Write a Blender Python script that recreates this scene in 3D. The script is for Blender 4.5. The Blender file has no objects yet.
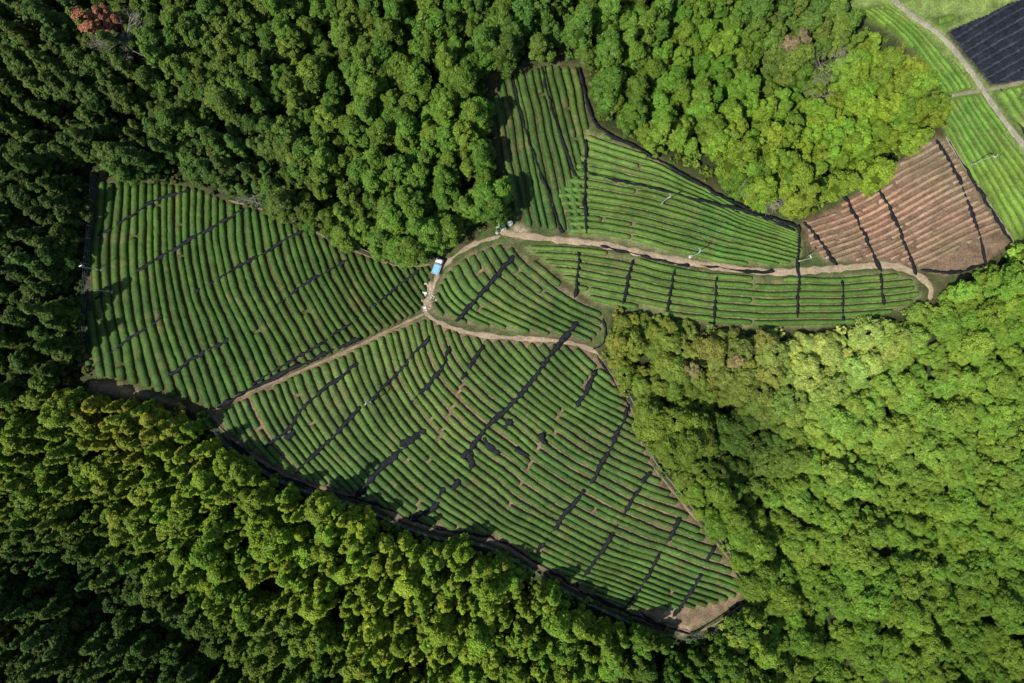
import bpy, bmesh, math, numpy as np
from mathutils import Vector, Matrix
rng=np.random.default_rng(7)
S=bpy.context.scene
CAMH=137.0; PX=36/24/1024   # metres per px per metre of height
# ---------------------------------------------------------------- noise
def _h(i,j,s):
    n=(i*374761393+j*668265263+s*974711)&0xffffffff
    n=((n^(n>>13))*1274126177)&0xffffffff
    return ((n^(n>>16))&0xffff)/65535.0
def vn(x,y,sc=1.0,s=0):
    x=np.asarray(x,float)/sc+1000; y=np.asarray(y,float)/sc+1000
    i=np.floor(x).astype(np.int64); j=np.floor(y).astype(np.int64)
    u=x-i; v=y-j; u=u*u*(3-2*u); v=v*v*(3-2*v)
    return (_h(i,j,s)*(1-u)+_h(i+1,j,s)*u)*(1-v)+(_h(i,j+1,s)*(1-u)+_h(i+1,j+1,s)*u)*v
def fbm(x,y,sc,s=0):
    return (vn(x,y,sc,s)+.5*vn(x,y,sc/2.1,s+1)+.25*vn(x,y,sc/4.3,s+2))/1.75
def ss(a,b,x):
    t=np.clip((x-a)/(b-a),0,1); return t*t*(3-2*t)
def zbase(x,y):
    return 1.3*np.sin(x/42+.8)*np.cos(y/36+.3)+.5*np.sin(x/17+y/21)
def W(p,h=0.0):
    """plan position (survey units of the photo) -> world XY on the terrain"""
    p=np.atleast_2d(np.asarray(p,float)); u=(p[:,0]-512)*PX; v=-(p[:,1]-341.5)*PX
    z=np.zeros(len(p))
    for _ in range(4):
        X=u*(CAMH-z-h); Y=v*(CAMH-z-h); z=zbase(X,Y)
    return np.stack([X,Y],1)
def sdf(poly,P):
    """signed distance, negative inside"""
    P=np.asarray(P,float); d=np.full(len(P),1e18); ins=np.zeros(len(P),bool)
    n=len(poly)
    for i in range(n):
        a=poly[i]; b=poly[(i+1)%n]; e=b-a; w=P-a
        t=np.clip((w@e)/max(e@e,1e-9),0,1); q=w-t[:,None]*e
        d=np.minimum(d,(q*q).sum(1))
        c=((a[1]<=P[:,1])&(b[1]>P[:,1]))|((b[1]<=P[:,1])&(a[1]>P[:,1]))
        with np.errstate(divide='ignore',invalid='ignore'):
            xi=a[0]+(P[:,1]-a[1])/(b[1]-a[1])*(b[0]-a[0]) if b[1]!=a[1] else np.full(len(P),-1e9)
        ins^=c&(P[:,0]<xi)
    d=np.sqrt(d); d[ins]*=-1
    return d
def ldist(line,P):
    d=np.full(len(P),1e18)
    for a,b in zip(line[:-1],line[1:]):
        e=b-a; w=P-a; t=np.clip((w@e)/max(e@e,1e-9),0,1); q=w-t[:,None]*e
        d=np.minimum(d,(q*q).sum(1))
    return np.sqrt(d)
def cat(pts,n):
    """catmull-rom resample of k x ... array along axis 0"""
    pts=np.asarray(pts,float); k=len(pts)
    ext=np.concatenate([[2*pts[0]-pts[1]],pts,[2*pts[-1]-pts[-2]]])
    t=np.linspace(0,k-1,n); i=np.minimum(t.astype(int),k-2); f=(t-i).reshape((-1,)+(1,)*(pts.ndim-1))
    a,b,c,d=ext[i],ext[i+1],ext[i+2],ext[i+3]
    return .5*((2*b)+(-a+c)*f+(2*a-5*b+4*c-d)*f**2+(-a+3*b-3*c+d)*f**3)
def resamp(l,step):
    s=np.concatenate([[0],np.cumsum(np.linalg.norm(np.diff(l,axis=0),axis=1))])
    n=max(2,int(s[-1]/step)+1); t=np.linspace(0,s[-1],n)
    return np.stack([np.interp(t,s,l[:,k]) for k in range(l.shape[1])],1)
# ---------------------------------------------------------------- plan data
FA=[(97,178),(160,182),(200,187),(228,201),(262,211),(300,226),(330,241),(365,256),(400,267),(432,264),(430,285),(424,310),(400,325),(350,350),(300,373),(250,394),(212,411),(180,401),(150,390),(120,382),(97,379),(86,364),(89,280),(94,220)]
FB=[(215,411),(260,388),(330,357),(400,326),(425,318),(470,335),(520,341),(560,343),(592,352),(610,375),(630,408),(642,440),(657,475),(684,510),(712,545),(737,575),(745,590),(734,606),(712,621),(690,630),(665,622),(640,614),(600,599),(562,576),(530,557),(490,535),(440,528),(400,514),(370,501),(330,490),(290,475),(250,450),(225,430)]
FC=[(438,282),(450,266),(472,252),(496,243),(516,250),(545,270),(575,296),(602,315),(603,330),(590,344),(560,337),(500,330),(462,324),(430,313),(433,295)]
FD=[(494,78),(545,64),(581,66),(587,100),(588,150),(583,190),(584,234),(548,231),(522,228),(511,200),(500,150),(493,110)]
FF=[(556,195),(575,165),(586,128),(604,135),(640,151),(700,185),(750,212),(797,226),(803,250),(797,265),(760,267),(700,261),(640,248),(600,240),(570,235)]
FH=[(518,246),(560,246),(600,250),(650,261),(700,271),(770,279),(830,275),(888,271),(912,277),(923,298),(900,310),(860,322),(820,327),(740,328),(690,321),(640,309),(604,308),(580,294),(548,266)]
FE=[(936,136),(947,141),(980,195),(1010,242),(988,262),(945,277),(925,270),(890,262),(850,262),(825,262),(808,245),(803,222),(830,210),(868,186),(902,160)]
FK=[(848,12),(885,3),(925,32),(975,86),(990,105),(1024,160),(1060,210),(1060,250),(1014,243),(980,190),(945,136),(943,100),(925,62),(892,32)]
FM=[(990,92),(1040,78),(1060,90),(1060,180),(1022,148)]
FN=[(921,16),(950,14),(968,19),(944,30)]
BLK=[(945,32),(985,16),(1005,5),(1060,-12),(1060,76),(990,87),(966,60)]
CLEAR1=[(490,76),(545,61),(584,64),(591,100),(604,130),(642,147),(702,180),(752,209),(800,219),(830,206),(866,182),(900,156),(932,132),(950,135),(1016,243),(990,266),(945,286),(930,306),(900,312),(860,324),(820,329),(740,330),(690,323),(640,311),(610,314),(608,340),(600,352),(560,346),(500,340),(425,322),(425,268),(462,244),(492,228),(510,218),(503,180),(495,140)]
CLEAR2=[(846,10),(870,-40),(1300,-150),(1300,300),(1200,262),(1100,255),(1013,245),(980,192),(944,138),(942,100),(924,63),(890,33)]
CORN=[(205,414),(120,384),(90,382),(88,392),(110,394),(150,398)]
CLEAR3=[(205,412),(228,438),(250,458),(290,482),(330,495),(370,506),(400,520),(440,535),(490,543),(530,564),(562,583),(600,605),(640,620),(668,630),(690,638),(716,627),(738,606),(748,592),(738,570),(660,474),(600,350),(420,300)]
Wp={k:W(v) for k,v in dict(A=FA,B=FB,C=FC,D=FD,F=FF,H=FH,E=FE,K=FK,M=FM,N=FN,X=BLK,c1=CLEAR1,c2=CLEAR2,c3=CLEAR3,c4=CORN).items()}
def dclear(P):
    d=np.full(len(P),1e9)
    for k in ('A','B','c1','c2','c3','c4'): d=np.minimum(d,sdf(Wp[k],P))
    return d
RAV=[(W([(715,395),(735,440),(765,500),(800,580),(850,700)]),6,5.5),(W([(-100,520),(60,575),(150,615),(250,700)]),7,7),(W([(905,330),(900,450),(960,560),(1010,700)]),3.5,6),(W([(-60,100),(80,110),(180,150),(260,215)]),4,6),(W([(340,-60),(345,30),(300,110)]),4,5)]
def zall(P,d=None):
    if d is None: d=dclear(P)
    z=zbase(P[:,0],P[:,1]); o=ss(0,16,d)
    z=z+o*(7*(fbm(P[:,0],P[:,1],30,5)-.5))-np.clip(d,0,60)*.12+np.clip(d-60,0,400)*.05
    near=(d>0)
    if near.any():
        q=P[near]; a=np.zeros(len(q))
        for l,dep,wd in RAV: a+=dep*np.exp(-(ldist(l,q)/wd)**2)
        z[near]-=a*ss(0,9,d[near])
    return z
def zc(P): return zall(P)
# ---------------------------------------------------------------- materials
def mat(name,rough=.8):
    m=bpy.data.materials.new(name); m.use_nodes=True; nt=m.node_tree; b=nt.nodes['Principled BSDF']
    b.inputs['Roughness'].default_value=rough
    if 'Specular IOR Level' in b.inputs: b.inputs['Specular IOR Level'].default_value=.2
    return m,nt,b
def N(nt,t,**kw):
    n=nt.nodes.new(t)
    for k,v in kw.items(): setattr(n,k,v)
    return n
def noise(nt,scale,detail=4,rough=.6):
    tc=N(nt,'ShaderNodeNewGeometry'); n=N(nt,'ShaderNodeTexNoise')
    n.inputs['Scale'].default_value=scale; n.inputs['Detail'].default_value=detail; n.inputs['Roughness'].default_value=rough
    nt.links.new(tc.outputs['Position'],n.inputs['Vector']); return n
def maprange(nt,src,a,b,c,d):
    m=N(nt,'ShaderNodeMapRange'); m.inputs[1].default_value=a; m.inputs[2].default_value=b; m.inputs[3].default_value=c; m.inputs[4].default_value=d
    nt.links.new(src,m.inputs[0]); return m.outputs[0]
def scalecol(nt,col,fac):
    v=N(nt,'ShaderNodeVectorMath',operation='SCALE'); nt.links.new(col,v.inputs[0]); nt.links.new(fac,v.inputs[3]); return v.outputs[0]
def bump(nt,b,src,strength,dist):
    bp=N(nt,'ShaderNodeBump'); bp.inputs['Strength'].default_value=strength; bp.inputs['Distance'].default_value=dist
    nt.links.new(src,bp.inputs['Height']); nt.links.new(bp.outputs[0],b.inputs['Normal'])
def plain(name,c,rough=.6,metal=0,var=.25,sc=3):
    m,nt,b=mat(name,rough); b.inputs['Metallic'].default_value=metal
    n=noise(nt,sc); r=N(nt,'ShaderNodeRGB'); r.outputs[0].default_value=(*c,1)
    nt.links.new(scalecol(nt,r.outputs[0],maprange(nt,n.outputs[0],.3,.7,1-var,1+var)),b.inputs['Base Color'])
    return m
def attrcol(name,scs,rough=.85,bs=.6,bd=.1,lo=.6,hi=1.4):
    m,nt,b=mat(name,rough); a=N(nt,'ShaderNodeAttribute',attribute_name='col')
    c=a.outputs['Color']
    for s in scs:
        n=noise(nt,s); c=scalecol(nt,c,maprange(nt,n.outputs[0],.3,.7,lo,hi))
    nt.links.new(c,b.inputs['Base Color']); n=noise(nt,scs[-1]); bump(nt,b,n.outputs[0],bs,bd); return m
M_ground=attrcol('soil_and_litter',[.5,3.2])
M_hedge=attrcol('tea_leaves',[.35,5.0],rough=.5,bs=.8,bd=.14,lo=.72,hi=1.28)
M_road=attrcol('packed_dirt',[.4,2.5],lo=.7,hi=1.2)
def netmat():
    m,nt,b=mat('black_net',.7); n=noise(nt,2.5); r=N(nt,'ShaderNodeValToRGB')
    r.color_ramp.elements[0].color=(.005,.006,.008,1); r.color_ramp.elements[0].position=.4
    r.color_ramp.elements[1].color=(.025,.027,.035,1); r.color_ramp.elements[1].position=.75
    nt.links.new(n.outputs[0],r.inputs[0]); nt.links.new(r.outputs[0],b.inputs['Base Color']); bump(nt,b,n.outputs[0],.8,.2); return m
M_net=netmat()
M_bark=plain('bark',(.13,.09,.06),.9)
M_grey=plain('weathered_branch',(.34,.30,.26),.9)
def leafmat(name,mode='inst',col=(.1,.1,.1)):
    m,nt,b=mat(name,.5)
    if mode=='inst':
        a=N(nt,'ShaderNodeAttribute',attribute_type='INSTANCER',attribute_name='tint'); c=a.outputs['Vector']
    else:
        r=N(nt,'ShaderNodeRGB'); r.outputs[0].default_value=(*col,1); c=r.outputs[0]
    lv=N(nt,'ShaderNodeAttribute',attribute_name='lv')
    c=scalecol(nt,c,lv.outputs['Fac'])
    nt.links.new(c,b.inputs['Base Color'])
    tr=N(nt,'ShaderNodeBsdfTranslucent'); nt.links.new(c,tr.inputs[0]); mx=N(nt,'ShaderNodeMixShader'); mx.inputs[0].default_value=.28
    nt.links.new(b.outputs[0],mx.inputs[1]); nt.links.new(tr.outputs[0],mx.inputs[2])
    nt.links.new(mx.outputs[0],nt.nodes['Material Output'].inputs['Surface']); return m
M_leaf=leafmat('foliage')
M_core=leafmat('inner_foliage')
# ---------------------------------------------------------------- mesh helper
def mesh_obj(name,V,F,mats,mi=None,smooth=False,col=None,lv=None,link=True):
    me=bpy.data.meshes.new(name); V=np.asarray(V,np.float32); 
    k=F.shape[1]; me.vertices.add(len(V)); me.vertices.foreach_set('co',V.ravel())
    me.loops.add(F.size); me.loops.foreach_set('vertex_index',F.ravel().astype(np.int32))
    me.polygons.add(len(F)); me.polygons.foreach_set('loop_start',np.arange(0,F.size,k,dtype=np.int32))
    me.polygons.foreach_set('loop_total',np.full(len(F),k,np.int32))
    for m in mats: me.materials.append(m)
    if mi is not None: me.polygons.foreach_set('material_index',np.asarray(mi,np.int32))
    me.polygons.foreach_set('use_smooth',np.full(len(me.polygons),smooth))
    if col is not None:
        a=me.attributes.new('col','FLOAT_COLOR','POINT'); c=np.ones((len(V),4),np.float32); c[:,:3]=col; a.data.foreach_set('color',c.ravel())
    if lv is not None:
        a=me.attributes.new('lv','FLOAT','POINT'); a.data.foreach_set('value',np.asarray(lv,np.float32))
    me.update(calc_edges=True); me.validate()
    o=bpy.data.objects.new(name,me)
    if link: S.collection.objects.link(o)
    return o
# ---------------------------------------------------------------- ground
def axis(lim,step,far):
    a=np.arange(-lim,lim+.01,step); o=lim+np.cumsum(np.geomspace(step*2,far/6,22)); o=o[o<far*1.3]
    return np.concatenate([-o[::-1],a,o])
gx=axis(118,.6,900); gy=axis(84,.6,900)
GX,GY=np.meshgrid(gx,gy); P=np.stack([GX.ravel(),GY.ravel()],1); dc=dclear(P); Z=zall(P,dc)
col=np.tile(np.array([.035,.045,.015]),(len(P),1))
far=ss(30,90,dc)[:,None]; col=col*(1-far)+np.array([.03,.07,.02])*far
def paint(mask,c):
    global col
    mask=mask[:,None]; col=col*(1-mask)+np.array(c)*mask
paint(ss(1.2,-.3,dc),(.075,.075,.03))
g=ss(.40,.6,fbm(P[:,0],P[:,1],5,3))*ss(0.5,-.5,dc); paint(g*.7,(.06,.10,.025))
d2=sdf(Wp['c2'],P); paint(ss(0,-1,d2),(.18,.25,.065)); 
soil=dict(A=(.08,.08,.032),B=(.19,.14,.085),C=(.16,.13,.075),D=(.075,.085,.035),F=(.16,.17,.07),H=(.15,.16,.065),E=(.18,.125,.08),K=(.11,.17,.035),M=(.10,.15,.04),N=(.1,.15,.04),X=(.05,.05,.05))
for k,c in soil.items(): paint(ss(.3,-.4,sdf(Wp[k],P)),c)
paint(ss(0.6,-.6,sdf(Wp['c4'],P))*.8,(.26,.19,.11))
for q,r in (((672,612),2.0),((684,630),1.6),((430,290),1.6),((520,232),2.0),((240,186),2.2),((426,305),1.5)):
    dd=np.linalg.norm(P-W([q])[0],axis=1); paint(ss(r,r*.4,dd+1.2*(fbm(P[:,0],P[:,1],1.5,4)-.5)),(.34,.26,.18))
nx,ny=len(gx),len(gy); idx=np.arange(nx*ny).reshape(ny,nx)
F=np.stack([idx[:-1,:-1],idx[:-1,1:],idx[1:,1:],idx[1:,:-1]],-1).reshape(-1,4)
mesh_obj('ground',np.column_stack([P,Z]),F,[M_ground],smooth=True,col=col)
# ---------------------------------------------------------------- ribbons
def strip(lines_w,prof,name,m,zoff=0.0,colr=None,step=.5,seed=1,wj=.15,hj=0.0,brk=0,smooth=True,jit=.22):
    """lines_w: list of (world polyline, halfwidth, height)"""
    Vs=[];Fs=[];Cs=[];o=0; prof=np.asarray(prof,float); K=len(prof)
    for li,(l,hw,ht) in enumerate(lines_w):
        l=resamp(l,step); n=len(l)
        if n<3: continue
        t=np.gradient(l,axis=0); t/=np.linalg.norm(t,axis=1)[:,None]+1e-9; nr=np.stack([-t[:,1],t[:,0]],1)
        s=np.arange(n)*step
        w=hw*(1+wj*2*(vn(s,s*0+li*7,1.3,seed)-.5)+wj*(vn(s,s*0+li*3,.6,seed+1)-.5))
        h=ht*(1+hj*2*(vn(s,s*0+li*5,.9,seed+2)-.5))
        if brk: 
            bm=ss(brk-.12,brk+.06,vn(s,s*0+li*11,2.2,seed+4)); w=w*(.35+.65*bm); h=h*(.4+.6*bm)
        if hj: l=l+nr*(jit*2*(vn(s,s*0+li*13,1.8,seed+7)-.5))[:,None]
        e=np.minimum(np.arange(n),np.arange(n)[::-1])*step; tap=.25+.75*np.sqrt(np.clip(e/.6,0,1)); w=w*tap; h=h*(.1+.9*np.clip(e/.5,0,1))
        c=l[:,None,:]+nr[:,None,:]*(w[:,None]*prof[None,:,0])[:,:,None]
        zz=zc(c.reshape(-1,2)).reshape(n,K)+zoff+h[:,None]*prof[None,:,1]
        V=np.concatenate([c,zz[:,:,None]],2)
        if hj: V+= (np.random.default_rng(seed+li).random(V.shape)-.5)*np.array([.16,.16,.12])*min(1,hw*2)
        ix=o+np.arange(n*K).reshape(n,K)
        Fs.append(np.stack([ix[:-1,:-1],ix[1:,:-1],ix[1:,1:],ix[:-1,1:]],-1).reshape(-1,4)); Vs.append(V.reshape(-1,3)); o+=n*K
        if colr is not None: Cs.append(np.tile(np.array(colr),(n*K,1)))
    return mesh_obj(name,np.concatenate(Vs),np.concatenate(Fs),[m],smooth=smooth,col=np.concatenate(Cs) if Cs else None)
def L(pts,n=40): return cat(W(pts),n)
roadprof=[(-1,-.12),(-.9,.03),(-.5,.05),(0,.07),(.5,.05),(.9,.03),(1,-.12)]
R_main=L([(500,232),(520,235),(560,240),(600,244),(650,255),(700,264),(770,272),(830,269),(885,265),(912,272),(930,286),(930,300)],90)
R_mid=L([(500,236),(470,246),(442,268),(432,292),(426,312),(450,327),(490,336),(560,341),(590,349),(598,354)],80)
R_k=L([(870,-25),(905,10),(940,35),(970,70),(1000,115),(1040,165),(1080,220)],60)
R_k2=L([(942,98),(965,93),(990,89),(1030,80),(1070,66)],30)
R_ab=L([(212,411),(250,392),(300,371),(350,349),(400,325),(426,313)],50)
R_s=L([(212,415),(232,440),(262,462),(300,482),(340,493),(372,504),(402,518),(440,531),(490,540),(530,561),(562,580),(602,602),(640,618),(668,627),(690,632)],90)
R_e=L([(598,354),(618,385),(634,415),(646,455),(668,485),(700,524),(730,560),(748,590),(740,606),(712,626),(690,632)],80)
R_n=L([(228,200),(262,209),(300,224),(330,239),(365,255),(400,266),(432,264)],50)
R_k3=L([(946,136),(980,190),(1014,243)],20)
tan=(.37,.29,.19)
strip([(R_main,.72,1)],roadprof,'dirt_road',M_road,.02,tan,wj=.3)
strip([(R_mid,.45,1)],roadprof,'dirt_path',M_road,.02,(.35,.27,.18),wj=.45)
strip([(R_k,.6,1)],roadprof,'dirt_road',M_road,.03,(.33,.31,.22))
strip([(R_k2,.4,1),(R_k3,.35,1)],roadprof,'dirt_path',M_road,.02,(.26,.24,.15))
strip([(R_ab,.24,1)],roadprof,'dirt_path',M_road,.02,(.28,.21,.14),wj=.4)
strip([(R_s,.45,1)],roadprof,'dirt_path',M_road,.02,(.22,.155,.11),wj=.45)
strip([(R_e,.22,1),(R_n,.22,1)],roadprof,'dirt_path',M_road,.02,(.24,.175,.12),wj=.5)
ROADS=[(R_main,1.05),(R_mid,.7),(R_k,.9),(R_k2,.7),(R_ab,.45),(R_s,.7)]
cuts=[L(c) for c in ([(478,345),(455,400),(425,470),(415,520)],[(600,365),(548,430),(512,500),(490,530)],
 [(640,155),(630,245)],[(587,140),(585,235)],[(753,278),(752,326)])]
# ---------------------------------------------------------------- tea rows
tea=dict(
 A=([[(92,160),(78,280),(96,420)],[(152,165),(152,280),(192,420)],[(215,175),(226,280),(288,415)],[(282,198),(308,285),(380,395)],[(352,222),(386,290),(462,372)],[(424,240),(462,298),(540,355)]],[8,9,9,9,9],(.052,.107,.017),.81,.8),
 B=([[(185,380),(214,440),(262,500),(318,550),(385,595)],[(284,340),(318,418),(386,496),(482,560),(605,610)],[(374,305),(404,392),(482,475),(596,543),(735,596)],[(452,290),(478,360),(552,424),(642,474),(765,520)],[(528,280),(556,328),(618,382),(702,420),(810,455)]],[13,10,11,10],(.075,.137,.028),.82,.78),
 C=([[(415,290),(432,318),(465,338),(520,352)],[(438,250),(462,296),(512,326),(572,350)],[(478,228),(508,274),(556,310),(610,334)],[(514,214),(552,256),(597,291),(645,312)]],[6,5,5],(.072,.134,.027),.82,.76),
 D=([[(465,70),(480,150),(505,250)],[(515,60),(536,150),(556,250)],[(545,55),(570,150),(590,250)],[(580,55),(600,150),(615,250)]],[7,4,4],(.060,.115,.022),.78,.7),
 F=([[(545,110),(600,132),(660,158),(740,205),(810,235)],[(545,180),(600,185),(680,205),(750,230),(820,254)],[(545,235),(600,234),(680,252),(750,266),(820,276)]],[7,7],(.100,.18,.033),.74,.75),
 H=([[(505,238),(600,248),(700,268),(800,274),(935,264)],[(520,285),(600,308),(700,325),(800,330),(940,318)]],[8],(.096,.17,.031),.74,.75),
 E=([[(780,205),(850,172),(950,118)],[(800,255),(880,222),(990,165)],[(825,305),(910,268),(1030,215)]],[9,9],(.33,.225,.145),.60,.55),
 K=([[(880,-5),(925,27),(967,80),(1003,130),(1060,195)],[(838,8),(880,42),(917,95),(952,150),(1005,250)]],[9],(.15,.26,.038),.76,.72),
 M=([[(985,85),(1010,120),(1060,180)],[(1020,75),(1045,100),(1080,140)]],[5],(.14,.25,.038),.76,.7),
 N=([[(915,20),(945,12),(975,5)],[(925,36),(950,30),(980,20)]],[2],(.15,.26,.038),.76,.7))
hp=np.array([(-1,-.1),(-.97,.40),(-.80,.72),(-.42,.93),(0,1),(.42,.93),(.80,.72),(.97,.40),(1,-.1)])
for key,(gs,cnt,c0,hw,ht) in tea.items():
    G=np.array([cat(W(g),60) for g in gs])
    ts=np.concatenate([i+np.arange(c)/c for i,c in enumerate(cnt)]+[[len(cnt)]])
    fine=cat(G,len(cnt)*40+1)
    Vs=[];Fs=[];Cs=[];o=0
    for ri,t in enumerate(ts):
        k=min(int(round(t*40)),len(fine)-1); l=resamp(fine[k],.3); n=len(l)
        tg=np.gradient(l,axis=0); tg/=np.linalg.norm(tg,axis=1)[:,None]; nr=np.stack([-tg[:,1],tg[:,0]],1); s=np.arange(n)*.3
        l=l+nr*(.28*(vn(s,s*0+ri,6,3)-.5)+1.6*(fbm(l[:,0],l[:,1],18,77)-.5))[:,None]
        ok=sdf(Wp[key],l)<-.15-.35*vn(s,s*0+ri,3,8)
        for r,w in ROADS: ok&=ldist(r,l)>w
        for ci,c in enumerate(cuts): ok&=ldist(c,l)>.05
        ok&=~(vn(s+ri*37,s*0+ri*9,.9,12)>(.93 if key=='E' else .990))
        st=int(40/cnt[min(int(t),len(cnt)-1)])
        k2=min(k+st,len(fine)-1); k1=k2-st
        sp=np.linalg.norm(fine[k2]-fine[k1],axis=1)
        tgm=(fine[k2]-fine[k1]); a=tgm/ (np.linalg.norm(tgm,axis=1)[:,None]+1e-9); tf=np.gradient(fine[k],axis=0); tf/=np.linalg.norm(tf,axis=1)[:,None]
        cr=np.abs(a[:,0]*tf[:,1]-a[:,1]*tf[:,0]); perp=np.interp(np.linspace(0,1,n),np.linspace(0,1,60),sp*cr)*(40/cnt[min(int(t),len(cnt)-1)])/st
        whw=np.clip(perp*.5*hw,.3,1.15)
        edges=np.flatnonzero(np.diff(np.concatenate([[0],ok.astype(int),[0]])))
        rowt=1+.26*(rng.random()-.5)
        for a0,a1 in zip(edges[::2],edges[1::2]):
            if a1-a0<4: continue
            q=l[a0:a1]; m=a1-a0; w=whw[a0:a1]*(1+.18*(vn(s[a0:a1],ri*5+0*s[a0:a1],.8,2)-.5)+.14*(vn(s[a0:a1],ri*5+0*s[a0:a1],4,2)-.5))
            e=np.minimum(np.arange(m),np.arange(m)[::-1])*.3; tap=np.sqrt(np.clip((e+.15)/.6,0,1)); w=w*(.6+.4*tap); h=ht*(.35+.65*tap)*(1+.2*(vn(s[a0:a1],ri+0*s[a0:a1],2.5,6)-.5))
            cc=q[:,None,:]+nr[a0:a1][:,None,:]*(w[:,None]*hp[None,:,0])[:,:,None]
            zz=zbase(q[:,0],q[:,1])[:,None]+h[:,None]*hp[None,:,1]
            V=np.concatenate([cc,zz[:,:,None]],2)+(rng.random((m,9,3))-.5)*np.array([.09,.09,.12])
            ix=o+np.arange(m*9).reshape(m,9)
            Fs.append(np.stack([ix[:-1,:-1],ix[1:,:-1],ix[1:,1:],ix[:-1,1:]],-1).reshape(-1,4)); Vs.append(V.reshape(-1,3)); o+=m*9
            lowf=.72+.56*fbm(q[:,0],q[:,1],9,21)
            yel=fbm(q[:,0],q[:,1],14,31)[:,None]
            c=np.array(c0)*(1+np.array([.7,.1,.1])*(yel-.45))*lowf[:,None]*rowt
            br=(fbm(q[:,0],q[:,1],2.6,41)>.70)[:,None]*.3
            c=c*(1-br)+br*np.array([.18,.14,.06])
            if key=='E': c=c*(1+np.array([.0,.25,.1])*(fbm(q[:,0],q[:,1],6,55)[:,None]-.4)*1.5)
            Cs.append(np.repeat(c,9,axis=0)*(1+.36*(rng.random((m*9,1))-.5)))
    mesh_obj('tea_hedge_rows',np.concatenate(Vs),np.concatenate(Fs),[M_hedge],smooth=True,col=np.concatenate(Cs))
# ---------------------------------------------------------------- rolled shade nets
rollp=[(-1,-.3),(-.85,.5),(-.4,.95),(.1,1),(.6,.8),(.95,.35),(1,-.3)]
def roll(lines,hw=.30,ht=.3,zo=.64,brk=.3,seed=5):
    strip([(L(l,40),hw,ht) for l in lines],rollp,'shade_net_roll',M_net,zo,None,step=.3,seed=seed,wj=.5,hj=.5,brk=brk)
roll([[(138,271),(175,250),(245,210)],[(195,293),(235,270),(305,230)],[(278,305),(310,282),(352,258)],[(92,370),(125,343),(166,316)],[(170,376),(200,355),(232,338)],[(97,238),(125,222),(150,205),(190,190)],[(96,300),(112,286)],[(252,385),(330,338),(375,305),(420,270)]],hw=.33,seed=11)
roll([[(218,408),(260,384),(330,352),(362,338)],[(265,446),(290,428),(310,402),(360,362)],[(297,472),(335,435),(362,405)],[(410,520),(432,505),(447,485)],[(370,402),(400,370),(432,335)],[(410,405),(440,370),(450,345)]],hw=.38,seed=21)
roll([[(355,497),(385,465),(427,427)],[(465,457),(485,430),(520,395),(552,352),(578,320)],[(575,408),(585,392),(596,370)]],hw=.52,seed=29,brk=.15)
roll([[(534,556),(560,520),(592,480),(615,438),(628,408)],[(575,586),(605,545),(632,500),(650,470)],[(622,610),(645,580),(660,552)],[(672,616),(690,592),(702,572)],[(456,322),(482,293),(515,255)],[(462,380),(485,345)],[(705,560),(714,545)],[(668,540),(680,515)]],hw=.42,seed=31,brk=.2)
roll([[(462,458),(472,450),(470,470)],[(484,436),(490,446),(500,454)],[(512,418),(505,428)],[(515,448),(530,456)],[(540,432),(546,444)],[(425,515),(440,500)],[(400,446),(412,436)],[(286,440),(296,428)],[(452,488),(460,478)]],hw=.6,brk=0,seed=41)
roll([[(511,76),(525,130),(545,185),(562,234)],[(541,67),(552,110),(565,150),(576,178)],[(588,175),(640,186),(700,201),(750,213),(795,232)],[(578,68),(586,100),(600,130),(640,150),(700,186),(750,211),(797,227)],[(586,140),(584,190),(586,234)]],hw=.28,seed=51,brk=.15)
roll([[(579,252),(575,298)],[(631,260),(622,305)],[(674,268),(666,312)],[(716,275),(713,325)],[(797,225),(797,318)],[(840,280),(843,322)],[(878,274),(882,306)]],hw=.28,seed=61,brk=.15)
roll([[(843,195),(862,232),(880,272)],[(870,176),(892,215),(916,275)],[(935,140),(955,175),(975,225),(985,266)],[(803,222),(818,240),(836,266)]],hw=.3,ht=.3,zo=.40,seed=71,brk=.15)
roll([[(948,141),(980,192),(1012,243)],[(1000,88),(1013,110),(1030,140)],[(920,270),(955,272),(985,264)]],hw=.3,zo=.05,seed=81)
roll([[(215,420),(240,448),(290,480),(370,502),(440,529),(492,538),(532,559),(600,601),(668,627)],[(690,634),(715,620),(744,600)],[(640,612),(660,624),(690,634)],[(598,356),(612,380),(630,408)],[(592,350),(604,340),(604,318)],[(700,265),(735,270),(775,272)],[(600,246),(650,258),(690,266)]],hw=.3,zo=.05,seed=91,brk=.4)
P2=np.stack(np.meshgrid(np.arange(80,112,.3),np.arange(46,76,.3)),-1).reshape(-1,2)
nxx=len(np.arange(80,112,.3)); nyy=len(P2)//nxx
dk=sdf(Wp['X'],P2); u=P2@np.array([-.5,.87])+.5*(vn(P2[:,0],P2[:,1],6,8)-.5); wv=np.abs(np.sin(u*math.pi/1.7))
z=zbase(P2[:,0],P2[:,1])+.75+.28*wv+.1*vn(P2[:,0],P2[:,1],1.2,3)
ix=np.arange(len(P2)).reshape(nyy,nxx); F=np.stack([ix[:-1,:-1],ix[:-1,1:],ix[1:,1:],ix[1:,:-1]],-1).reshape(-1,4)
keep=(dk[F]<0).all(1); F=F[keep]; us,inv=np.unique(F,return_inverse=True)
c=np.where((wv[us]>.25)[:,None],np.array([.018,.021,.030]),np.array([.05,.058,.07]))*(.6+.8*fbm(P2[us,0],P2[us,1],3,4)[:,None])
mesh_obj('shade_net_cover',np.column_stack([P2[us],z[us]]),inv.reshape(F.shape),[attrcol('black_net_sheet',[1,4],rough=.6)],smooth=True,col=c)
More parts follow.
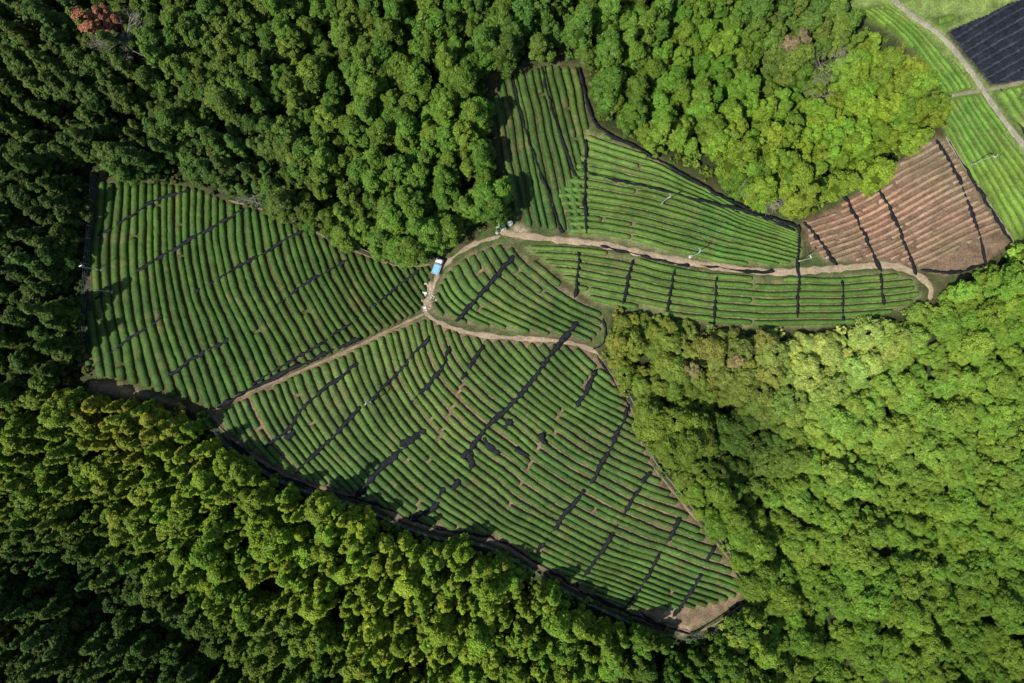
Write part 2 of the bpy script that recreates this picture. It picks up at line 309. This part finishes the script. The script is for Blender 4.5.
# ---------------------------------------------------------------- trees
def cone(a,b,r0,r1,k=6):
    a=np.array(a,float); b=np.array(b,float); d=b-a; d/=np.linalg.norm(d)+1e-9
    x=np.cross(d,[0,0,1] if abs(d[2])<.9 else [1,0,0]); x/=np.linalg.norm(x); y=np.cross(d,x)
    th=np.arange(k)/k*2*math.pi; ring=np.cos(th)[:,None]*x+np.sin(th)[:,None]*y
    V=np.concatenate([a+ring*r0,b+ring*r1]); i=np.arange(k); j=(i+1)%k
    return V,np.stack([i,j,j+k,i+k],1)
def make_tree(name,seed,Ht,R,base,nl,nleaf,ls,kind,leafm=None):
    r=np.random.default_rng(seed); Vs=[];Fs=[];MI=[];LV=[];o=0
    def add(V,F,m,lv):
        nonlocal o
        Vs.append(V);Fs.append(F+o);MI.append(np.full(len(F),m));LV.append(np.broadcast_to(lv,len(V)));o+=len(V)
    V,F=cone((0,0,-1.5),(r.normal()*.2,r.normal()*.2,Ht*.9),.2,.05); add(V,F,1,1.)
    for _ in range(9):
        z=base+r.random()*(Ht-base)*.6; th=r.random()*6.28; V,F=cone((0,0,z),(math.cos(th)*R*.7,math.sin(th)*R*.7,z+R*.35),.07,.02,4); add(V,F,1,1.)
    def rad(t):
        if kind=='cone': return R*(1-t)**.75
        if kind=='dome': return R*np.sqrt(np.clip(1-t**1.7,0,1))
        return R*np.sqrt(np.clip(1-(1.35*t-.35)**2,0,1))
    t=r.random(nl)**.8*.97; th=np.arange(nl)*2.39996+r.random(nl)*.9
    p1,p2,p3=r.random(3)*6.28
    asym=1+.24*np.cos(th-p1)+.15*np.cos(2*th+p2)+.10*np.cos(3*th+p3)
    rr=rad(t)*asym*(.5+.45*r.random(nl)); cx=rr*np.cos(th); cy=rr*np.sin(th); cz=base+t*(Ht-base)*(.92+.16*r.random(nl))
    lr=R*(.15+.19*r.random(nl))*(1-.2*t)
    lb=.80+.40*r.random(nl)
    if kind=='cone': lr*=.8
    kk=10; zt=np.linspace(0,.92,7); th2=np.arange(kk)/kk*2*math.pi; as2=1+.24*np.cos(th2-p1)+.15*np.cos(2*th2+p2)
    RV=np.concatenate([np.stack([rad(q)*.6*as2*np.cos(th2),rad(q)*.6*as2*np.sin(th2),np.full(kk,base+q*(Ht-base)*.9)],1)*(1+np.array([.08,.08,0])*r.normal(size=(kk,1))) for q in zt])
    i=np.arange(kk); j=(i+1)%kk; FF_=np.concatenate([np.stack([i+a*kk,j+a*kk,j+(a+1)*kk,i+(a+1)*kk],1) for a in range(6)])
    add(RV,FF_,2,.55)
    p=lr**2; p/=p.sum(); li=r.choice(nl,nleaf,p=p)
    d=r.normal(size=(nleaf,3)); d[:,2]=np.abs(d[:,2])*1.0-.25*r.random(nleaf); d/=np.linalg.norm(d,axis=1)[:,None]
    sh=lr[li]*(.70+.5*r.random(nleaf)**1.5)
    cc0=np.stack([cx,cy,cz],1)[li]
    c=cc0+d*sh[:,None]*np.array([1,1,.9])
    if kind=='cone': c[:,2]-=.25*np.linalg.norm(c[:,:2],axis=1)*.5
    out=cc0.copy(); out[:,2]-=base; out/=np.linalg.norm(out,axis=1)[:,None]+.01
    n=.75*d+.4*out+.45*r.normal(size=(nleaf,3))+np.array([0,0,.3]); n/=np.linalg.norm(n,axis=1)[:,None]
    a=np.cross(n,r.normal(size=(nleaf,3))); a/=np.linalg.norm(a,axis=1)[:,None]; b=np.cross(n,a)
    s=(ls*(.6+.8*r.random(nleaf)))[:,None]
    V=np.stack([c-a*s*.5,c-b*s*.34,c+a*s*.5,c+b*s*.34],1).reshape(-1,3)
    F=np.arange(nleaf*4).reshape(-1,4)
    lv=(lb[li]*(.7+.6*r.random(nleaf)))
    add(V,F,0,np.repeat(lv,4))
    lm=leafm or M_leaf
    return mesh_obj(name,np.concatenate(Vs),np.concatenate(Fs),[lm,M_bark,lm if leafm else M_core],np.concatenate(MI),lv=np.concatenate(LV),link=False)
cols={}
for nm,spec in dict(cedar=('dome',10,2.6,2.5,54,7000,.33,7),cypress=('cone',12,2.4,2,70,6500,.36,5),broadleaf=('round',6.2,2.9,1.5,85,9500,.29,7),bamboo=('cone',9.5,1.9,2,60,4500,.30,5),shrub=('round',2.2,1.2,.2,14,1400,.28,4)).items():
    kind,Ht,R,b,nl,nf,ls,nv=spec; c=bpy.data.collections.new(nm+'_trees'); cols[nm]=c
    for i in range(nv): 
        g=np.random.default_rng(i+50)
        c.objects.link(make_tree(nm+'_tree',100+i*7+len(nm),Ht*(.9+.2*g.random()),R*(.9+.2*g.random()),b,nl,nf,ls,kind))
# regional foliage tints at survey points, with haze and forest shade painted in
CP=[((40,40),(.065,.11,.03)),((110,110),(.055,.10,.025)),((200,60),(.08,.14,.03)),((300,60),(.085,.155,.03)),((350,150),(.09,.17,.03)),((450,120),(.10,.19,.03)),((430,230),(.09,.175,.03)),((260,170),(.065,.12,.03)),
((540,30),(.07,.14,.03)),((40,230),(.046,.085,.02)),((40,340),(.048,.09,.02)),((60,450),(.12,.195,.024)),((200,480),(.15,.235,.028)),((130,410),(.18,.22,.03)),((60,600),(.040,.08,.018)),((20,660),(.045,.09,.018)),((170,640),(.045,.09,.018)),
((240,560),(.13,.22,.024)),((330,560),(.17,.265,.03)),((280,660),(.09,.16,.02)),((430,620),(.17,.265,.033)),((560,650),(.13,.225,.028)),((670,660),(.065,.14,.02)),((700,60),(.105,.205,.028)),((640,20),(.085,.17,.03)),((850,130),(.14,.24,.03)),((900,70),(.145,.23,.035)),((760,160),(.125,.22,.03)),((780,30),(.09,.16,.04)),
((640,350),(.17,.235,.05)),((720,350),(.19,.235,.07)),((690,420),(.125,.20,.035)),((740,450),(.06,.115,.025)),((820,350),(.31,.42,.14)),((850,430),(.21,.345,.075)),((950,400),(.175,.305,.06)),((1000,300),(.165,.29,.05)),((800,520),(.16,.28,.05)),((950,540),(.145,.26,.045)),((850,640),(.13,.24,.038)),((1000,650),(.11,.20,.032)),((700,520),(.13,.23,.035)),((740,590),(.125,.22,.035))]  # brightest point paints haze into the leaves, darkest one paints ravine shade
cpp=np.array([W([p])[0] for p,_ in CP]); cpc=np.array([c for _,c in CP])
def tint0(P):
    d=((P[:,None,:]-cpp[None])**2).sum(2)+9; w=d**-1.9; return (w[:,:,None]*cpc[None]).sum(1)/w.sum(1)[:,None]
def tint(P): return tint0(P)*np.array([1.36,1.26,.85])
def scatter(spacing,ext,seed,jit=.75):
    r=np.random.default_rng(seed); dy=spacing*.87; pts=[]
    ys=np.arange(-ext[1],ext[1],dy)
    for i,y in enumerate(ys):
        x=np.arange(-ext[0],ext[0],spacing)+(i%2)*spacing*.5; pts.append(np.stack([x,np.full_like(x,y)],1))
    p=np.concatenate(pts); return p+(r.random(p.shape)-.5)*spacing*jit
def topx(P,h): # where a point at height h above ground falls in the plan survey
    z=zbase(P[:,0],P[:,1])+h; k=1/(CAMH-z)/PX
    return np.stack([512+P[:,0]*k,341.5-P[:,1]*k],1)
allclear_px=[np.array(q,float) for q in (FA,FB,CLEAR1,CLEAR2)]
def okforest(P,dmin,h,mpx):
    d=dclear(P); ok=d>dmin
    q=topx(P,h)
    for c in allclear_px: ok&=sdf(c,q)>mpx
    return ok
def is_broad(P):
    q=topx(P,0); x,y=q[:,0],q[:,1]; n=60*(fbm(P[:,0],P[:,1],18,61)-.5)
    return ((x+n>600)&(y>295+n*.2)&(y-(x-600)*.9<340+n*.5+120))|((y>300)&(x+n>745))
def is_dark(P):
    t=tint0(P); return t[:,1]<.122
def inst(name,coll,P,sc,tn,seed,zs=None):
    r=np.random.default_rng(seed); n=len(P); z=zc(P)
    me=bpy.data.meshes.new(name); me.vertices.add(n); me.vertices.foreach_set('co',np.column_stack([P,z]).astype(np.float32).ravel())
    def at(nm,t,v,key):
        a=me.attributes.new(nm,t,'POINT'); a.data.foreach_set(key,np.asarray(v).ravel())
    S3=np.stack([sc,sc,sc*(zs if zs is not None else .75+.45*r.random(n))],1).astype(np.float32)
    at('sc','FLOAT_VECTOR',S3,'vector'); at('rt','FLOAT_VECTOR',np.stack([r.normal(size=n)*.07,r.normal(size=n)*.07,r.random(n)*6.28],1).astype(np.float32),'vector')
    at('vi','INT',r.integers(0,len(coll.objects),n).astype(np.int32),'value'); at('tint','FLOAT_VECTOR',tn.astype(np.float32),'vector')
    o=bpy.data.objects.new(name,me); S.collection.objects.link(o)
    g=bpy.data.node_groups.new(name+'_scatter','GeometryNodeTree'); g.interface.new_socket('Geometry',in_out='INPUT',socket_type='NodeSocketGeometry'); g.interface.new_socket('Geometry',in_out='OUTPUT',socket_type='NodeSocketGeometry')
    gi=g.nodes.new('NodeGroupInput'); go=g.nodes.new('NodeGroupOutput'); ci=g.nodes.new('GeometryNodeCollectionInfo'); ip=g.nodes.new('GeometryNodeInstanceOnPoints')
    ci.inputs['Collection'].default_value=coll; ci.inputs['Separate Children'].default_value=True; ci.inputs['Reset Children'].default_value=True
    def na(nm,t):
        k=g.nodes.new('GeometryNodeInputNamedAttribute'); k.data_type=t; k.inputs['Name'].default_value=nm; return k.outputs['Attribute']
    l=g.links.new; l(gi.outputs[0],ip.inputs['Points']); l(ci.outputs[0],ip.inputs['Instance']); ip.inputs['Pick Instance'].default_value=True
    l(na('vi','INT'),ip.inputs['Instance Index']); l(na('sc','FLOAT_VECTOR'),ip.inputs['Scale'])
    l(na('rt','FLOAT_VECTOR'),ip.inputs['Rotation']); l(ip.outputs[0],go.inputs[0])
    md=o.modifiers.new('scatter','NODES'); md.node_group=g
    print(name,n); return o
def vary(t,seed,a=.3,yb=.35):
    r=np.random.default_rng(seed); n=len(t); b=1+a*(r.random((n,1))-.5)*2*.8; y=(r.random((n,1))-.5)*yb
    return np.clip(t*b*(1+np.array([1.2,0,0])*y),0.005,.7)
Pc=scatter(3.15,(130,96),3,.95); ok=okforest(Pc,1.0,6,3); Pc=Pc[ok]; br=is_broad(Pc); dk=is_dark(Pc)
qq=topx(Pc,0); bb=(qq[:,0]<700)&(qq[:,1]>385)&~dk&~br
r=np.random.default_rng(4); u_=r.random(len(Pc)); mixd=((dk&(u_<.55))|(u_<.07))&~bb; thin=bb&(u_<.62)
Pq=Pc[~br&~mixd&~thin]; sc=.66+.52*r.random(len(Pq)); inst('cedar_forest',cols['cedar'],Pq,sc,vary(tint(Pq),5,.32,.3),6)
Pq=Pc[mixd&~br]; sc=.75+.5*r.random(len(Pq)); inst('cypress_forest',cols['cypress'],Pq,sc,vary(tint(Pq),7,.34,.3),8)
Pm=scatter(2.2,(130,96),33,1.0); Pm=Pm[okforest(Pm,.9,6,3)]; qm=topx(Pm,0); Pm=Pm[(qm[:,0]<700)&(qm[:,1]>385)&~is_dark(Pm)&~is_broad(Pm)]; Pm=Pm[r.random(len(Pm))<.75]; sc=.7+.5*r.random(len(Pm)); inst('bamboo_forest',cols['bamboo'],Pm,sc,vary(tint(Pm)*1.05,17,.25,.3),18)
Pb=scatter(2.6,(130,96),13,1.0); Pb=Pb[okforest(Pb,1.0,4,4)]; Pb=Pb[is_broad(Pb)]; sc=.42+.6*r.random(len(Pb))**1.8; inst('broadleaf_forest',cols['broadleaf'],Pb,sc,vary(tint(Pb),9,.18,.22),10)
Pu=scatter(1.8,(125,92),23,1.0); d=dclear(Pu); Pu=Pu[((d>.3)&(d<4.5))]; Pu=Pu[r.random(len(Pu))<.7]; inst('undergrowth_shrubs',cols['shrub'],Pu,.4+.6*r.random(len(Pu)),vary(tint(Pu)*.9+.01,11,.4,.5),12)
# bare / dead trees
def bare(name,p,h,spread,m,seed):
    r=np.random.default_rng(seed); Vs=[];Fs=[];o=0
    def br(a,d,l,rad,k):
        nonlocal o
        b=a+d*l; V,F=cone(a,b,rad,rad*.6,5); Vs.append(V);Fs.append(F+o);o+=len(V)
        if k==0: return
        for _ in range(4 if k>1 else 3):
            nd=d+r.normal(size=3)*spread; nd[2]=abs(nd[2])*.6+.1; nd/=np.linalg.norm(nd); br(a+d*l*(.5+.5*r.random()),nd,l*.62,rad*.55,k-1)
    br(np.array([0,0,-.5]),np.array([0,0,1.]),h*.5,.14,5)
    o_=mesh_obj(name,np.concatenate(Vs),np.concatenate(Fs),[m]); w=W([p],h*.7)[0]; o_.location=(w[0],w[1],zc(np.array([w]))[0]); return o_
bare('bare_tree',(112,38),14,.8,M_grey,1); bare('bare_tree',(238,180),9,.9,M_grey,2); bare('bare_tree',(768,187),9.8,.7,M_grey,3); bare('bare_tree',(838,62),13,.9,M_grey,5)
for i,(p,s,c) in enumerate((((80,16),1.35,(.36,.16,.08)),((96,8),.9,(.34,.15,.08)),((803,38),1.2,(.24,.19,.10)),((700,372),.8,(.26,.23,.09)),((748,362),.7,(.28,.23,.09)))):
    t=make_tree('dying_tree',900+i,12,2.2,3,40,4200,.4,'dome',leafmat('dry_foliage_%d'%i,'c',c)); S.collection.objects.link(t)
    w=W([p],11)[0]; t.location=(w[0],w[1],zc(np.array([w]))[0]+.5); t.scale=(s,s,1.15 if i<3 else .72)
# ---------------------------------------------------------------- small objects
def box(bm,c,s,mi,bev=.04):
    r=bmesh.ops.create_cube(bm,size=1); vs=r['verts']
    for v in vs: v.co=Vector((v.co.x*s[0]+c[0],v.co.y*s[1]+c[1],v.co.z*s[2]+c[2]))
    fs=list({f for v in vs for f in v.link_faces}); es=list({e for f in fs for e in f.edges})
    for f in fs: f.material_index=mi
    if bev: 
        b=bmesh.ops.bevel(bm,geom=es,offset=bev,segments=2,affect='EDGES')
        for f in b['faces']: f.material_index=mi
def cyl(bm,c,r,d,axis,mi,seg=16,r2=None):
    rot={'x':Matrix.Rotation(math.pi/2,4,'Y'),'y':Matrix.Rotation(math.pi/2,4,'X'),'z':Matrix()}[axis]
    q=bmesh.ops.create_cone(bm,cap_ends=True,segments=seg,radius1=r,radius2=r if r2 is None else r2,depth=d,matrix=Matrix.Translation(c)@rot)
    for f in {f for v in q['verts'] for f in v.link_faces}: f.material_index=mi
def fin(bm,name,mats,loc,rz):
    me=bpy.data.meshes.new(name); bm.to_mesh(me); bm.free()
    for m in mats: me.materials.append(m)
    o=bpy.data.objects.new(name,me); S.collection.objects.link(o); o.location=loc; o.rotation_euler=(0,0,rz); return o
def at(p): 
    w=W([p])[0]; return (w[0],w[1],float(zc(np.array([w]))[0]))
m_w=plain('white_paint',(.72,.73,.74),.35,var=.05); m_bl=plain('blue_tarp',(.22,.48,.66),.5,var=.2,sc=4); m_gl=plain('dark_glass',(.02,.025,.03),.1,var=.05); m_t=plain('tyre',(.02,.02,.02),.9); m_st=plain('galvanised_steel',(.5,.51,.51),.4,.2,var=.1); m_conc=plain('concrete',(.5,.48,.44),.9); m_rd=plain('lamp_red',(.4,.02,.02),.3)
bm=bmesh.new()
box(bm,(0,0,.42),(3.2,1.2,.16),5,.03)
box(bm,(1.15,0,.80),(1.05,1.46,.62),0,.08); box(bm,(1.05,0,1.38),(.78,1.36,.62),0,.12)
box(bm,(1.47,0,1.38),(.06,1.2,.42),2,.02); box(bm,(.655,0,1.42),(.04,1.1,.34),2,.01)
for s in(-1,1): box(bm,(1.06,s*.675,1.4),(.55,.05,.34),2,.01); box(bm,(1.5,s*.82,1.25),(.06,.16,.2),5,.02); box(bm,(1.69,s*.52,.78),(.05,.26,.16),3,.02); box(bm,(-1.68,s*.6,.6),(.04,.16,.12),4,.01)
box(bm,(-.53,0,.72),(2.1,1.42,.08),0,.01)
for s in(-1,1): box(bm,(-.53,s*.70,.92),(2.1,.05,.32),0,.01)
box(bm,(-1.57,0,.92),(.05,1.40,.32),0,.01); box(bm,(.5,0,1.2),(.05,1.36,.9),3,.01)
box(bm,(-.55,0,.98),(1.9,1.28,.38),1,.12)
for x in(1.15,-1.05):
    for s in(-1,1): cyl(bm,(x,s*.64,.27),.27,.16,'y',5); cyl(bm,(x,s*.725,.27),.14,.02,'y',3)
fin(bm,'small_pickup_truck',[m_w,m_bl,m_gl,m_st,m_rd,m_t],at((438,267)),math.radians(70))
def fan(p,rz,h=6.5):
    bm=bmesh.new(); cyl(bm,(0,0,h/2-.3),.085,h+.6,'z',0,10,.06); cyl(bm,(0,0,.05),.3,.2,'z',1,12)
    cyl(bm,(.25,0,h+.05),.13,.55,'x',0,12); cyl(bm,(.58,0,h+.05),.07,.14,'x',0,10,.04); box(bm,(.12,0,1.3),(.16,.3,.45),0,.02)
    for k in range(3):
        a=k*2.094+.4; q=bmesh.ops.create_cube(bm,size=1,matrix=Matrix.Translation((.62,0,h+.05))@Matrix.Rotation(a,4,'X')@Matrix.Translation((0,.32,0))@Matrix.Rotation(.45,4,'Y')@Matrix.Diagonal((.02,.56,.15,1)))
    fin(bm,'frost_fan',[m_st,m_conc],at(p),rz)
for p,a in (((100,270),.5),((112,292),2),((690,257),1),((970,165),-.4),((497,233),.3),((797,262),2),((660,205),.4),((372,402),1.1)): fan(p,a)
bm=bmesh.new(); box(bm,(0,0,.5),(1.1,.8,1.0),0,.05); box(bm,(0,0,1.03),(1.2,.9,.06),1,.02); box(bm,(0,.42,.5),(.5,.03,.6),1,.01); fin(bm,'pump_cabinet',[m_w,m_st],at((503,229)),.4)
bm=bmesh.new(); cyl(bm,(0,0,.55),.55,1.1,'z',0,24); cyl(bm,(0,0,1.15),.5,.12,'z',0,24,.3); cyl(bm,(0,0,1.25),.16,.1,'z',1,16); fin(bm,'water_tank',[plain('tank_plastic',(.35,.38,.4),.4,var=.1),m_st],at((510,224)),0)
bm=bmesh.new(); r=np.random.default_rng(2)
for i in range(9):
    x,y=r.normal(size=2)*np.array([.5,1.3]); box(bm,(x,y,.12+.1*(i%3)),(.65,.4,.16),int(i%2==0),.06)
fin(bm,'fertilizer_sacks',[m_w,plain('tan_sack',(.45,.36,.26),.8)],at((423,292)),.2)
bm=bmesh.new()
for i in range(40):
    x,y=r.normal(size=2)*np.array([.9,1.8]); s=.10+.16*r.random(); q=bmesh.ops.create_icosphere(bm,subdivisions=1,radius=s,matrix=Matrix.Translation((x,y,s*.3)))
    for v in q['verts']: v.co+=Vector(r.normal(size=3)*s*.15)
fin(bm,'field_stones',[m_conc],at((428,300)),0)
def fence(line,name='deer_fence'):
    l=resamp(line,2.5); z=zc(l); Vs=[];Fs=[];o=0
    for q,zz in zip(l,z):
        V,F=cone((*q,zz-.3),(*q,zz+1.9),.04,.035,6); Vs.append(V);Fs.append(F+o);o+=len(V)
    for hh in (.3,.8,1.3,1.8):
        for a,b,za,zb_ in zip(l[:-1],l[1:],z[:-1],z[1:]):
            V,F=cone((*a,za+hh),(*b,zb_+hh),.012,.012,4); Vs.append(V);Fs.append(F+o);o+=len(V)
    mesh_obj(name,np.concatenate(Vs),np.concatenate(Fs),[m_st])
def off(l,d):
    t=np.gradient(l,axis=0); t/=np.linalg.norm(t,axis=1)[:,None]; return l+np.stack([-t[:,1],t[:,0]],1)*d
fence(off(R_s,-1.1)); fence(off(R_e,.8)); fence(off(R_n,.8)); fence(L([(96,176),(93,220),(87,290),(84,365)]))
# ---------------------------------------------------------------- light, sky, camera
sd=Vector((-.80,-.52,0)).normalized(); el=math.radians(55); sunv=Vector((sd.x*math.cos(el),sd.y*math.cos(el),math.sin(el)))
sl=bpy.data.lights.new('sun','SUN'); sl.energy=5.0; sl.angle=math.radians(.5); sl.color=(1,.95,.86)
so=bpy.data.objects.new('sun',sl); S.collection.objects.link(so); so.rotation_euler=sunv.to_track_quat('Z','Y').to_euler(); so.location=(0,0,60)
w=bpy.data.worlds.new('World'); S.world=w; w.use_nodes=True; nt=w.node_tree; sk=nt.nodes.new('ShaderNodeTexSky'); sk.sky_type='NISHITA'; sk.sun_disc=False
sk.sun_elevation=el; sk.sun_rotation=math.atan2(sd.x,sd.y); bg=nt.nodes['Background']; bg.inputs[1].default_value=.11; nt.links.new(sk.outputs[0],bg.inputs[0])
cd=bpy.data.cameras.new('camera'); cd.lens=24; cd.sensor_width=36; cd.clip_end=5000; co=bpy.data.objects.new('camera',cd); S.collection.objects.link(co); co.location=(0,0,CAMH); S.camera=co
S.view_settings.view_transform='Standard'; S.view_settings.look='None'; S.view_settings.exposure=0
